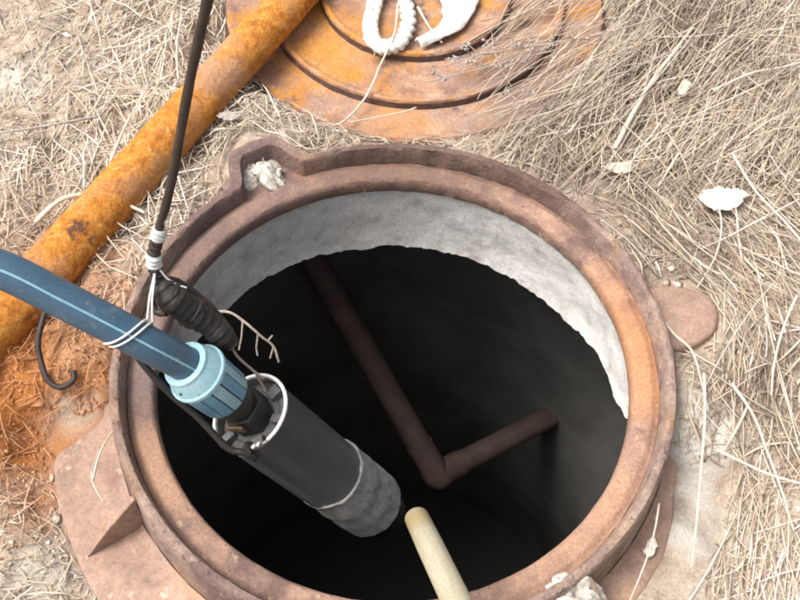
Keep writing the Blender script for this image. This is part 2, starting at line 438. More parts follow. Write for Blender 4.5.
# concrete collar under the frame
def interp_deg(d, table):
    ks = [k for k, _ in table]; vs = [v for _, v in table]
    return float(np.interp(d, ks, vs))
def collar_profile(a):
    d = math.degrees(a) % 360
    if d > 270: d -= 360
    zb = interp_deg(d, [(-90, -.15), (-30, -.15), (-9, -.10), (-3, -.12), (8, -.13), (19, -.145), (30, -.165), (45, -.181), (69, -.180), (90, -.183), (110, -.185), (136, -.174), (150, -.168), (160, -.150), (168, -.14), (180, -.15), (270, -.15)])
    rb = interp_deg(d, [(-90, .37), (-20, .37), (-9, .36), (-3, .318), (4, .306), (165, .306), (171, .33), (180, .37), (270, .37)])
    jag = .009 * (fbm(d * .22 + 50, 3.3, 4) - .5) * 2 + .010 * (fbm(d * .06 + 20, 8.1, 3) - .5) + .004 * (vnoise(d * .8, 1.7) - .5)
    zb += jag
    pr = []
    K = 16
    for k in range(K + 1):
        z = -.054 + (zb + .054) * k / K
        b = .006 * (fbm(d * .10, z * 30 + 5, 4) - .5) - (.006 * (k / K) ** 6)
        ztop = z if rb < .33 else min(z, -.1) - (.0 if z < -.1 else 0)
        pr.append((rb + b - .001, ztop if rb < .33 else -.101 + (zb + .101) * k / K))
    pr += [(rb + .02, zb - .004), (.47, -.186), (.598, -.188), (.598, -.125), (.45, -.115), (.40 if rb > .33 else .36, -.102), (.372 if rb > .35 else .338, -.1005 if rb > .33 else -.0545)]
    return pr
cc = lathe('concrete_collar', collar_profile, M['concrete'], segs=720, sharp=60)
tag(cc, 'pale grey rough concrete neck with ragged lower edge under the iron ring', 'concrete collar')

# pipe deep in the well
wp = empty('well_pipe', (.091, .188, -.8))
tag(wp, 'dim brown bent pipe deep inside the dark well', 'pipe')
def rel(pts, o): return [Vector(p) - o.location for p in pts]
A_, B_, C_ = Vector((-.185, .485, -.42)), Vector((.091, .188, -.80)), Vector((.365, .392, -.905))
tube('pipe_section', catmull(rel([A_, A_.lerp(B_, .5), B_.lerp(A_, .04)], wp), 6), .025, M['well_rust'], wp, sides=16)
tube('pipe_section', catmull(rel([B_.lerp(C_, .08), B_.lerp(C_, .5), C_], wp), 6), .024, M['well_rust'], wp, sides=16)
tube('elbow', catmull(rel([B_.lerp(A_, .14), B_.lerp(A_, .05), B_ + Vector((.002, -.003, -.002)), B_.lerp(C_, .07), B_.lerp(C_, .17)], wp), 5), .0272, M['well_rust'], wp, sides=18)

# ------------------------------------------------------------------ manhole frame
frame = empty('manhole_ring', (0, 0, -.09))
tag(frame, 'rusty cast iron manhole ring around the open dark well', 'manhole ring')
FZ = .09   # local z = world z + .09
def jit(amp, amz=None):
    def f(a, j, r, z):
        return (amp * (fbm(math.cos(a) * 14 + 30 + r * 40, math.sin(a) * 14 + 30 + z * 60, 4) - .5) * 2,
                (amz if amz is not None else amp) * (fbm(math.cos(a) * 16 + 70 + j, math.sin(a) * 16 + 70, 4) - .5) * 2)
    return f
def crust(amp):
    def f(a, j, r, z):
        d = math.degrees(a)
        m = .6 + 1.2 * math.exp(-((d - 60) / 45) ** 2)      # thicker scale on the far side
        n1 = fbm(d * .35 + 40, j * 2.3 + 10, 4) - .5; n2 = fbm(d * .35 + 90, j * 2.3 + 60, 4) - .5
        return (amp * m * n1 * 2, amp * m * n2 * 2)
    return f
rim_p = [(.356, -.078), (.353, -.05), (.3505, -.012), (.349, -.003), (.3465, .0005), (.342, .0015), (.3385, .0005), (.3365, -.003), (.334, -.018), (.3335, -.0265), (.3335, -.078)]
def step01(x, a, b):
    t = min(1, max(0, (x - a) / (b - a))); return t * t * (3 - 2 * t)
def rim_prof(a):
    # the rim swings out round the hinge pocket at the upper left
    d = abs(math.degrees(a) % 360 - 122.6 + .5 * (fbm(math.degrees(a) * .3, 7.7, 3) - .5))
    bo = .054 * (1 - step01(d, 3.6, 11.0)); bi = .046 * (1 - step01(d, 2.6, 8.4))
    out = []
    for k, (r, z) in enumerate(rim_p):
        out.append((r + (bo if k <= 4 else (bo + bi) / 2 if k == 5 else bi), z + FZ + .003 * (1 - step01(d, 4, 9)) * (1 if 1 < k < 8 else 0)))
    return out
lathe('rim', rim_prof, M['iron'], frame, segs=900, jitter=crust(.0016))
lathe('pocket_floor', [(.3330, -.0285 + FZ), (.3330, -.0700 + FZ), (.385, -.0700 + FZ), (.385, -.0330 + FZ)], M['iron'], frame, segs=24, a0=113.5, a1=132, jitter=jit(.001))
seat_p = [(.3335, -.0275), (.3315, -.0268), (.3285, -.0258), (.3250, -.0232), (.3215, -.0226), (.3175, -.0232), (.3125, -.0240), (.3065, -.0246), (.3030, -.0262), (.3008, -.0295), (.2998, -.034), (.2998, -.047), (.302, -.0512), (.3335, -.0525)]
lathe('seat_ledge', [(r - .0006, z + FZ) for r, z in seat_p], M['iron_seat'], frame, segs=540, jitter=crust(.0010))

def flange_R(d):
    return interp_deg(d, [(0, .372), (30, .372), (186, .372), (190, .374), (193.5, .405), (195.2, .434), (197, .437), (250, .444), (262, .40), (300, .375), (305, .388), (311, .400), (326, .396), (334, .385), (338, .375), (360, .372)])
def flange_p(a):
    dd = math.degrees(a)
    Rf = sum(flange_R((dd + q) % 360) for q in (-1, -.5, 0, .5, 1)) / 5 + .002 * (fbm(dd * .15, 4.4, 3) - .5)
    return [(.3565, -.0890), (.3565, -.0725), (.362, -.0775), (.372, -.0795), (Rf - .006, -.0800), (Rf - .002, -.0815), (Rf, -.084), (Rf, -.089)]
lathe('flange', lambda a: [(r, z + FZ) for r, z in flange_p(a)], M['iron_flange'], frame, segs=720, jitter=jit(.0009))
# outer foot of the rim (fills between rim and flange)
# rounded lug on the right
def disc_lug(name, cx, cy, rad, ztop, zbot, stretch=1.0, ang=0):
    V, F = [], []
    n = 40
    levels = [(rad, zbot), (rad, ztop - .005), (rad - .0015, ztop - .002), (rad - .005, ztop), (rad * .5, ztop + .001)]
    for rr_, z in levels:
        for k in range(n):
            a = 2 * math.pi * k / n
            q = rr_ * (1 + .02 * math.sin(3 * a + 1) + .012 * math.sin(7 * a))
            lx, ly = q * math.cos(a) * stretch, q * math.sin(a)
            V.append((cx + lx * math.cos(ang) - ly * math.sin(ang), cy + lx * math.sin(ang) + ly * math.cos(ang), z + FZ))
    V.append((cx, cy, ztop + .001 + FZ))
    for l in range(len(levels) - 1):
        for k in range(n):
            k2 = (k + 1) % n
            F.append((l * n + k, l * n + k2, (l + 1) * n + k2, (l + 1) * n + k))
    for k in range(n): F.append(((len(levels) - 1) * n + k, (len(levels) - 1) * n + (k + 1) % n, len(V) - 1))
    return mesh_obj(name, V, F, M['iron_flange'], frame, sharp=50)
disc_lug('lug', .368, .097, .050, -.042, -.089, 1.25, R(12))
# gusset ribs between rim and flange
def gusset(deg, r1=.432, z0=-.006, th=.0045):
    a = R(deg); c, s = math.cos(a), math.sin(a)
    prof = [(.352, z0), (.356, z0 - .003), (.395, -.044), (r1 - .004, -.0775), (r1, -.0815), (.352, -.0815)]
    V, F = [], []
    for sd_ in (-1, 1):
        for k, (r, z) in enumerate(prof):
            t = th * (1.0 if z < -.07 else .8) * sd_
            V.append((r * c - t * s, r * s + t * c, z + FZ))
    n = len(prof)
    F.append(tuple(range(n))); F.append(tuple(reversed(range(n, 2 * n))))
    for k in range(n): F.append((k, k + n, (k + 1) % n + n, (k + 1) % n))
    o = mesh_obj('gusset_rib', V, F, M['iron_flange'], frame, smooth=False)
    b = o.modifiers.new('bevel', 'BEVEL'); b.width = .0012; b.segments = 2
for d in (214.2, 262.5, 309.0): gusset(d, r1=.43 if d < 300 else .395)

# small lip spot on the ledge, left side: a cast stud
def lump(name, c, size, material_, parent=None, seed=0, sub=3, flat=.6, rough=.35):
    import bmesh
    bm = bmesh.new(); bmesh.ops.create_icosphere(bm, subdivisions=sub, radius=1)
    r_ = random.Random(seed)
    ox, oy = r_.uniform(0, 90), r_.uniform(0, 90)
    for v in bm.verts:
        p = v.co
        k = 1 + rough * 2 * (fbm(p.x * 1.6 + ox + p.z, p.y * 1.6 + oy - p.z * .7, 4) - .5)
        v.co = Vector((p.x * size[0] * k, p.y * size[1] * k, p.z * size[2] * k))
    me = bpy.data.meshes.new(name); bm.to_mesh(me); bm.free()
    me.materials.append(material_); me.polygons.foreach_set('use_smooth', [True] * len(me.polygons))
    if hasattr(me, 'set_sharp_from_angle'): me.set_sharp_from_angle(angle=R(38))
    o = bpy.data.objects.new(name, me); link(o, parent); o.location = c
    return o
lump('cast_stud', (-.3125, -.022, -.0262 + FZ), (.0028, .0028, .0018), M['mortar'], frame, 3, 2)

# mortar crumbs
tag(lump('mortar_lump', (-.1975, .3060, -.030), (.031, .027, .016), M['mortar'], None, 5, 5, rough=1.3), 'crumbly white mortar filling the pocket in the ring\'s upper left lug', 'mortar')
tag(lump('mortar_lump', (.203, -.292, -.030), (.030, .022, .024), M['mortar'], None, 9, 5, rough=1.1), 'white mortar lump against the ring\'s lower edge by the bottom right', 'mortar')
for k in range(16):
    a = random.uniform(0, 6.28); rr_ = random.uniform(.010, .034)
    tag(lump('mortar_crumb', (-.197 + rr_ * math.cos(a), .303 + rr_ * math.sin(a) * .8, -.022 + random.uniform(-.003, .004)), [random.uniform(.002, .0055) for _ in range(3)], M['mortar'], None, 20 + k, 2, rough=.9),
        'small white mortar crumb in the pocket of the upper left lug', 'mortar', 'mortar crumbs in the lug pocket')

# ------------------------------------------------------------------ manhole cover
lid = empty('manhole_cover', (LID_C[0], LID_C[1], -.078))
lid.rotation_euler = (R(1.2), 0, 0)
tag(lid, 'round rusty iron cover with concentric steps lying behind the ring', 'manhole cover')
def lj(a, j, r, z): return (.0009 * (fbm(math.cos(a) * 20 + 9, math.sin(a) * 20 + j, 3) - .5) * 2, .0009 * (fbm(math.cos(a) * 20 + 5 + r * 60, math.sin(a) * 20 + j + 50, 3) - .5) * 2)
lathe('outer_plate', [(.2425, .002), (.308, .002), (.3145, .006), (.3165, .014), (.3160, .024), (.3125, .0285), (.307, .0285), (.302, .0255), (.2425, .0245)], M['iron_lid'], lid, segs=300, jitter=lj)
lathe('outer_edge', [(.300, .0015), (.312, .0015), (.3172, .005), (.3190, .012), (.3180, .021), (.3150, .0235), (.300, .0235)], M['shaded_iron'], lid, segs=300, jitter=lj)  # shaded side of the cover edge painted as darker iron
lathe('step_wall', [(.2380, .012), (.2495, .0125), (.2500, .020), (.2490, .0355), (.2380, .0360)], M['shaded_iron'], lid, segs=300, jitter=lj)  # riser ring in darker iron, painting the shaded band under the step
lathe('middle_step', [(.153, .014), (.2440, .014), (.2475, .032), (.2487, .0365), (.2475, .0402), (.2445, .0415), (.2405, .0405), (.237, .0375), (.234, .0362), (.153, .0362)], M['iron_lid'], lid, segs=300, jitter=lj)
lathe('step_wall', [(.1500, .022), (.1600, .0225), (.1606, .032), (.1595, .0470), (.1500, .0475)], M['shaded_iron'], lid, segs=300, jitter=lj)  # same painted shade under the inner step
lathe('inner_step', [(.001, .022), (.1550, .022), (.1583, .044), (.1595, .0485), (.158, .0520), (.155, .0532), (.151, .0525), (.1485, .0495), (.145, .0480), (.001, .0490)], M['iron_lid'], lid, segs=300, jitter=lj)

# ------------------------------------------------------------------ orange rusty pipe
def orange_pipe():
    p0 = Vector((-.060, .800, .004)); p1 = Vector((-.800, -.170, -.040))
    # world points read from the place: leans on the lid edge, lies on the soil further down
    a = Vector((-.178, .664, -.004)); b = Vector((-.472, .118, -.030))
    d = (b - a).normalized()
    s = a - d * .45; e = b + d * .50
    n = 120; pts = [s.lerp(e, k / n) for k in range(n + 1)]
    fr = frames(pts); V, F = [], []
    sides = 40
    for i, p in enumerate(pts):
        t, nn, bb = fr[i]
        for k in range(sides):
            an = 2 * math.pi * k / sides
            q = (.0305 + .0075 * i / n) * (1 + .05 * (fbm(i * .35 + 3, math.cos(an) * 2.5 + 20, 4) - .5) * 2 * (1 if True else 0)) + .0012 * (vnoise(i * 1.3, math.sin(an) * 6 + 40) - .5)
            V.append(p + (nn * math.cos(an) + bb * math.sin(an)) * q)
    for i in range(n):
        for k in range(sides):
            k2 = (k + 1) % sides
            F.append((i * sides + k, i * sides + k2, (i + 1) * sides + k2, (i + 1) * sides + k))
    F.append(tuple(reversed(range(sides)))); F.append(tuple(n * sides + k for k in range(sides)))
    c = (s + e) / 2
    o = mesh_obj('rusty_pipe', V, F, M['orange'], origin=(c.x, c.y, c.z), sharp=60)
    tag(o, 'thick bright orange rusty pipe lying diagonally over soil and cover edge', 'pipe')
orange_pipe()

# ------------------------------------------------------------------ pump, fitting, hose
T0 = Vector((-.1649, -.1037, .0285))
ray = (T0 - CP).normalized()
lat = CR * .798 - CU * .603; lat = (lat - ray * lat.dot(ray)).normalized()
AX = ray * math.cos(R(43)) + lat * math.sin(R(43))
LX = (CR - AX * CR.dot(AX)).normalized(); LY = AX.cross(LX)
PM = Matrix(((LX.x, LY.x, AX.x, T0.x), (LX.y, LY.y, AX.y, T0.y), (LX.z, LY.z, AX.z, T0.z), (0, 0, 0, 1)))
pump = empty('submersible_pump', mat=PM)
tag(pump, 'dark grey cylindrical well pump with bright rim hanging into the well', 'pump')
lathe('body', [(.0455, .016), (.0455, .0005), (.0470, .0), (.0486, .001), (.0488, .004), (.0475, .006), (.0462, .180), (.0466, .188), (.0466, .196), (.040, .197)], M['steel'], pump, segs=96, closed=False)
# bright rolled rim, open where the clamp screw sits
def arc_ring(name, r, minor, z, a0, a1, m, parent, sides=10, n=80):
    pts = [(r * math.cos(R(a0 + (a1 - a0) * k / n)), r * math.sin(R(a0 + (a1 - a0) * k / n)), z) for k in range(n + 1)]
    return tube(name, pts, minor, m, parent, sides)
arc_ring('top_ring', .0484, .0024, -.0005, 88, 415, M['bright'], pump)
lathe('head', [(.0, .013), (.020, .0125), (.026, .0105), (.031, .010), (.034, .013), (.0452, .0145), (.0452, .026), (.0, .027)], M['cast'], pump, segs=72, closed=False, sharp=30)
def box(name, c, s, m, parent, rot=None, bev=.0012):
    V = []; 
    for x in (-1, 1):
        for y in (-1, 1):
            for z in (-1, 1):
                v = Vector((x * s[0] / 2, y * s[1] / 2, z * s[2] / 2))
                if rot: v = rot @ v
                V.append(v + Vector(c))
    F = [(0, 1, 3, 2), (4, 6, 7, 5), (0, 4, 5, 1), (2, 3, 7, 6), (0, 2, 6, 4), (1, 5, 7, 3)]
    o = mesh_obj(name, V, F, m, parent, smooth=False)
    b = o.modifiers.new('bevel', 'BEVEL'); b.width = bev; b.segments = 2
    return o
for k, (an, rr_, s) in enumerate(((20, .036, (.014, .010, .012)), (75, .037, (.012, .016, .010)), (145, .037, (.016, .010, .012)), (215, .037, (.012, .012, .010)), (320, .036, (.016, .014, .012)))):
    box('head_lug', (rr_ * math.cos(R(an)), rr_ * math.sin(R(an)), .0085), s, M['cast'], pump, Matrix.Rotation(R(an), 3, 'Z'))
hexp = lambda r, z0, z1: [[(r * math.cos(R(60 * k)), r * math.sin(R(60 * k)), z) for k in range(6)] for z in (z0, z1)]
def prism(name, rings, m, parent, bev=.0015):
    n = len(rings[0]); V = [p for rg in rings for p in rg]; F = [tuple(reversed(range(n)))]
    for l in range(len(rings) - 1):
        for k in range(n): F.append((l * n + k, l * n + (k + 1) % n, (l + 1) * n + (k + 1) % n, (l + 1) * n + k))
    F.append(tuple((len(rings) - 1) * n + k for k in range(n)))
    o = mesh_obj(name, V, F, m, parent, smooth=False)
    b = o.modifiers.new('bevel', 'BEVEL'); b.width = bev; b.segments = 2
    return o
prism('outlet_nut', hexp(.027, -.020, .011), M['black'], pump)
box('brass_plate', (-.008, .0245, -.013), (.024, .004, .011), M['brass'], pump, Matrix.Rotation(R(14), 3, 'Z'))
# clamp screw on the rim (image-bottom side)
sc = tube('clamp_screw', [(.0, .0395, .004), (.003, .049, -.004), (.005, .0535, -.007)], [.0058, .0062, .005], M['black'], pump, sides=14)
tube('screw_tip', [(.010, .0475, -.0035), (.0145, .0455, -.0050)], .0022, M['bright'], pump, sides=10)
tube('screw_tip', [(.0165, .0462, -.0030), (.0195, .0435, -.0052)], .0018, M['bright'], pump, sides=10)
# cable guard strip along the body
def guard():
    V, F = [], []
    a_list = [R(96), R(100), R(112), R(116)]; rad = [.0462, .0500, .0500, .0462]
    zs = [.012, .016, .181]
    for z in zs:
        for a, r in zip(a_list, rad):
            V.append((r * math.cos(a), r * math.sin(a), z))
    for l in range(2):
        for k in range(3): F.append((l * 4 + k, l * 4 + k + 1, (l + 1) * 4 + k + 1, (l + 1) * 4 + k))
    F.append((3, 2, 1, 0)); F.append((8, 9, 10, 11))
    mesh_obj('cable_guard', V, F, M['steel'], pump, smooth=False)
guard()
def sleeve_p(a):
    n = lambda z: .0011 * (fbm(math.cos(a) * 5 + 60, math.sin(a) * 5 + z * 60, 4) - .5) * 2
    d = .0035 * (vnoise(math.degrees(a) * .05, 3) - .5)
    L0 = .190 + d; L1 = .305 + d
    pr = [(.0472, L0)]
    for k in range(15):
        z = L0 + (L1 - L0) * k / 14
        pr.append((.0482 + n(z) + (.0009 if k % 5 == 0 else 0), z))
    pr.append((.0455, L1 + .001))
    return pr
lathe('tape_sleeve', sleeve_p, M['sleeve'], pump, segs=160, closed=False, sharp=60)
lathe('sleeve_edge', [(.0465, .1880), (.0486, .1885), (.0489, .1895), (.0487, .1905), (.0470, .1910)], M['sleeve'], pump, segs=120, jitter=lambda a, j, r, z: (0, .0035 * (vnoise(math.degrees(a) * .05, 3) - .5)))
lathe('motor', [(.0455, .303), (.0400, .306), (.036, .312), (.034, .350), (.030, .358), (.0, .360)], M['black'], pump, segs=72, closed=False)

# blue compression fitting
fit = empty('compression_fitting', mat=PM)
fit.matrix_world = PM @ Matrix.Translation((0, 0, -.054)) @ Matrix.Diagonal((.80, .80, .82, 1))
tag(fit, 'light blue plastic compression fitting joining the hose to the pump', 'pipe fitting')
def fl(pr): return [(r, z + .06) for r, z in pr]
lathe('nipple', fl([(.0, -.0205), (.024, -.0205), (.024, -.034), (.030, -.036), (.0335, -.044), (.034, -.058), (.029, -.0595), (.0, -.0595)]), M['black'], fit, segs=64, closed=False)
lathe('nut_core', fl([(.029, -.0565), (.0345, -.057), (.0358, -.060), (.0375, -.116), (.029, -.117)]), M['black'], fit, segs=72)
NP = 14
for k in range(NP):
    a0_, a1_ = 360 / NP * k + 1.6 + 6, 360 / NP * (k + 1) - 1.6 + 6
    lathe('grip_panel', fl([(.035, -.0575), (.0368, -.0575), (.0382, -.0595), (.0402, -.115), (.036, -.116)]), M['cyan'] if k % 3 == 1 else M['cyan2'], fit, segs=6, a0=a0_, a1=a1_)
lathe('flange_ring', fl([(.034, -.1155), (.0415, -.1155), (.0432, -.1175), (.0434, -.1225), (.0418, -.1245), (.034, -.125)]), M['cyan'], fit, segs=96)
lathe('cone', fl([(.0245, -.1205), (.0408, -.1235), (.0400, -.1275), (.0325, -.1465), (.0245, -.147)]), M['cyan'], fit, segs=96)
lathe('mouth_lip', fl([(.0242, -.1455), (.0322, -.1457), (.0333, -.1478), (.0325, -.1500), (.0285, -.1508), (.0242, -.150)]), M['cyan'], fit, segs=96)
tube('set_dot', [(-.012, .0348, .06 - .1345), (-.0126, .0372, .06 - .1355)], .0014, M['black'], fit, sides=10)

# hose
hs = [T0 + AX * -.085, T0 + AX * -.125, (-.2515, -.1065, .181), (-.285, -.101, .209), (-.333, -.092, .244), (-.382, -.082, .275), (-.453, -.074, .299), (-.549, -.079, .330), (-.70, -.09, .37), (-.95, -.12, .42)]
HP = catmull([Vector(h) for h in hs], 14)
hose = empty('water_hose', HP[0])
tag(hose, 'dark blue plastic water hose with pale blue stripes rising to the left', 'hose')
HL = [p - HP[0] for p in HP]
HR = .0190
upv = (CU * .8 - CF * .6)
tube('hose_wall', HL, HR, M['blue'], hose, sides=48, up=upv, sharp=80)
def stripe_and_highlight(a0, a1):
    V, F = tube_data(HL, HR + .0003, 6, 0, False, a0, a1, up=upv)
    mesh_obj('stripe_and_highlight', V, F, M['stripe_and_highlight'], hose)
stripe_and_highlight(-82, -75); stripe_and_highlight(27, 33); stripe_and_highlight(150, 158)  # the top-edge line paints in a highlight; the others are printed stripes

# ------------------------------------------------------------------ cables
sus = empty('suspension_cable', (-.244, -.02, .22))
tag(sus, 'thin dark brown cable coming down from the top to the taped knot', 'cable')
def loc(pts, o): return [Vector(p) - o.location for p in pts]
TWS = Vector((.012, .036, 0))
cab = [(-.118, -.018, .72), (-.141, -.015, .59), (-.153, -.008, .547), (-.182, -.002, .455), (-.218, -.010, .33), (-.240, -.016, .266), (-.249, -.024, .243), (-.252, -.030, .221), (-.250, -.038, .203)]
cp_ = catmull(loc(cab, sus), 6)
tube('cord', cp_, [.0045 + .0003 * math.sin(i * 1.7) for i in range(len(cp_))], M['rubber'], sus, sides=12)
def wrap(name, p, q, r, m, parent, turns=3):
    p, q = Vector(p) - parent.location, Vector(q) - parent.location
    n = 9; pts = [p.lerp(q, k / n) for k in range(n + 1)]
    rad = [r * (1 + .10 * ((k % 3) - 1) + random.uniform(-.05, .05)) for k in range(n + 1)]
    return tube(name, pts, rad, m, parent, sides=14, noise=.04)
wrap('tape_wrap', (-.2405, -.0165, .262), (-.2455, -.0200, .248), .0075, M['tape'], sus)
wrap('black_wrap', (-.2455, -.020, .248), (-.2515, -.0265, .231), .0068, M['rubber'], sus)
wrap('tape_wrap', (-.2515, -.0268, .231), (-.2525, -.0320, .216), .0078, M['tape'], sus)
wrap('black_wrap', (-.2525, -.032, .216), (-.2500, -.040, .200), .0070, M['black'], sus)
for k in range(7):
    b = Vector((-.240, -.018, .256)) + Vector((random.uniform(-.004, .004), 0, random.uniform(-.006, .01)))
    e = b + Vector((random.uniform(.004, .012) * (1 if k % 2 else -1), random.uniform(0, .01), random.uniform(-.004, .014)))
    tube('frayed_end', loc([b, b.lerp(e, .5) + Vector((0, 0, .003)), e], sus), [.0014, .001, .0006], M['white'], sus, sides=6)

splice = empty('cable_splice', (-.215, -.055, .16))
tag(splice, 'lumpy black taped cable splice between the hose and the concrete neck', 'cable splice')
spp = [(-.252, -.036, .196), (-.243, -.046, .190), (-.232, -.050, .176), (-.222, -.050, .160), (-.206, -.052, .142), (-.190, -.058, .124), (-.180, -.062, .112)]
sp_ = catmull(loc(spp, splice), 16)
tube('taped_core', sp_, [.008 + .0085 * math.sin(math.pi * min(1, (i + 6) / len(sp_))) + .0018 * ((i % 7) / 7) + .004 * (vnoise(i * .12, 3) - .5) for i in range(len(sp_))], M['black'], splice, sides=22, noise=.05)
for k, cpts in enumerate((
        [(-.258, -.034, .192), (-.240, -.026, .180), (-.222, -.028, .162), (-.204, -.036, .142), (-.186, -.048, .120), (-.178, -.060, .106)],
        [(-.254, -.050, .184), (-.240, -.038, .186), (-.226, -.060, .166), (-.208, -.034, .152), (-.194, -.064, .130), (-.182, -.050, .118)],
        [(-.262, -.044, .180), (-.246, -.032, .168), (-.226, -.024, .154), (-.206, -.028, .136), (-.190, -.044, .112)])):
    tube('cable_core', catmull(loc(cpts, splice), 7), .0058 - .0006 * k, M['rubber' if k == 1 else 'black'], splice, sides=10, noise=.06)
for k, (c, s) in enumerate((((-.250, -.044, .188), (.011, .009, .010)), ((-.218, -.050, .160), (.012, .008, .010)))):
    lump('tape_fold', Vector(c) - splice.location, s, M['black'], splice, 40 + k, 4, rough=.55)
tube('cable_tail', catmull(loc([(-.256, -.042, .188), (-.262, -.046, .176), (-.256, -.055, .165), (-.244, -.058, .168)], splice), 6), .0042, M['rubber'], splice, sides=10)

# thin grey lead from the splice to the pump head
pl = lambda x, y, z: PM @ Vector((x, y, z))
ld = [(-.184, -.060, .118), (-.176, -.068, .098), (-.162, -.071, .074), (-.150, -.073, .055), pl(.008, -.047, -.006), pl(.010, -.038, .006), pl(.012, -.030, .012)]
ld = catmull([Vector(p) for p in ld], 6); lo = ld[0].copy()
o = mesh_obj('pump_lead', *tube_data([p - lo for p in ld], .0016, 8), M['grey_twig']); o.location = lo
tag(o, 'thin grey electric lead running from the splice to the pump top', 'wire')
# dark cable running under the hose and fitting to the pump clamp
dk = [(-.300, -.060, .175), (-.282, -.088, .150), (-.262, -.108, .128), (-.240, -.122, .102), (-.214, -.134, .074), pl(-.012, .050, -.020), pl(.002, .053, -.006), pl(.006, .054, .01)]
dk = catmull([Vector(p) for p in dk], 6); lo = dk[0].copy()
o = mesh_obj('power_cable', *tube_data([p - lo for p in dk], .0042, 10), M['black']); o.location = lo
tag(o, 'black power cable passing below the blue fitting to the pump clamp', 'cable')

# white tie wire around hose
def tie():
    # local hose frame near pixel (135,325)
    i = min(range(len(HP)), key=lambda k: (HP[k] - Vector((-.262, -.104, .201))).length)
    fr = frames(HP, upv)
    t, n, b = fr[i]; c = HP[i]
    root = empty('tie_wire', c); tag(root, 'white wire twisted round the blue hose and over to the splice', 'wire')
    for s, sh in ((0, 0), (1, .0065)):
        pts = []
        for k in range(13):
            a = R(-150 + k * 15.5)
            pts.append(c + t * (.022 - sh - .030 * (k / 12)) + (n * math.cos(a) + b * math.sin(a)) * (HR + .0019) )
        top = pts[-1]
        pts += [top.lerp(Vector((-.252, -.046, .212)), .5) + Vector((0, 0, .004)), Vector((-.252, -.046, .212)) + Vector((.001 * s, 0, 0)), Vector((-.2505, -.038, .2155)), Vector((-.246, -.036, .215))]
        if s: pts += [Vector((-.241, -.038, .205)), Vector((-.232, -.040, .196)), Vector((-.222, -.040, .190))]
        tube('strand', catmull([p - root.location for p in pts], 4), .00115, M['wire'], root, sides=8)
    # end curl below the hose
tie()

# dark hooked wire on the soil at the left
hk = [(-.452, .085, .0), (-.447, .055, -.012), (-.452, .015, -.028), (-.447, -.008, -.040), (-.436, -.030, -.050), (-.420, -.038, -.054), (-.404, -.030, -.050), (-.405, -.018, -.046)]
hk = catmull([Vector(p) + Vector((0, 0, .006)) for p in hk], 8); lo = hk[0].copy()
o = mesh_obj('hooked_wire', *tube_data([p - lo for p in hk], .0038, 10), M['rubber']); o.location = lo
tag(o, 'dark bent wire hook lying on the soil below the blue hose', 'wire')

# cream stick at the bottom
bs = [Vector((.031, -.222, .022)), Vector((.054, -.289, .074)), Vector((.070, -.338, .113)), Vector((.085, -.399, .169))]
bd = (bs[3] - bs[0]).normalized()
st = empty('cream_tube', bs[0]); tag(st, 'cream plastic tube poking in over the well at the bottom edge', 'tube')
st.rotation_euler = bd.to_track_quat('Z', 'Y').to_euler()
lathe('tube_wall', [(.0095, .004), (.0100, .0), (.0128, -.0006), (.0136, .0006), (.0142, .06), (.0148, .48), (.0120, .48), (.0095, .05)], M['ochre'], st, segs=48)
lathe('end_plug', [(.0, .0012), (.0085, .0008), (.0104, .0032), (.0104, .012), (.0, .012)], M['ochre'], st, segs=36, closed=False)

# ------------------------------------------------------------------ things on the cover
def lidz(x, y):
    return -.078 + .0490 + (y - LID_C[1]) * math.sin(R(1.2))
def rope_loop():
    pts2 = [(x * 1.0 - .017, y) for x, y in [(-.028, .700), (-.036, .660), (-.040, .615), (-.034, .580), (-.018, .566), (.002, .572), (.016, .598), (.020, .640), (.012, .680), (.004, .705), (-.010, .722), (-.022, .718)]]
    cpts = catmull([Vector((x, y, lidz(x, y) + .012)) for x, y in pts2 + [pts2[0]]], 10)[:-1]
    fr = frames(cpts); V, F = [], []
    tot = len(cpts)
    for s in range(3):
        path = []
        for i, p in enumerate(cpts):
            t, n, b = fr[i]; a = 2 * math.pi * (s / 3 + i * 10 / tot)
            path.append(p + b * (.0078 * math.sin(a)) + n * (.0042 * math.sin(2 * a)) + Vector((random.uniform(-.0006, .0006), random.uniform(-.0006, .0006), 0)))
        path.append(path[0].copy())
        v, f = tube_data(path, [.0056 + .0008 * math.sin(i * 2.1) for i in range(len(path))], 10, .08, off=len(V))
        V += v; F += f
    for q in range(260):
        i = random.randrange(tot); t, n, b = fr[i]; a = random.uniform(0, 6.28)
        p0 = cpts[i] + (n * abs(math.cos(a)) * .8 + b * math.sin(a)) * .011
        p1 = p0 + (n * abs(math.cos(a)) + b * math.sin(a)).normalized() * random.uniform(.002, .006) + t * random.uniform(-.005, .005)
        v, f = tube_data([p0, p0.lerp(p1, .6) + t * .001, p1], [.0004, .0003, .0002], 3, off=len(V)); V += v; F += f
    o = mesh_obj('rope_loop', V, F, M['white'], origin=(-.01, .64, lidz(0, .64)))
    tag(o, 'looped white twisted rope lying on the rusty cover', 'rope')
rope_loop()
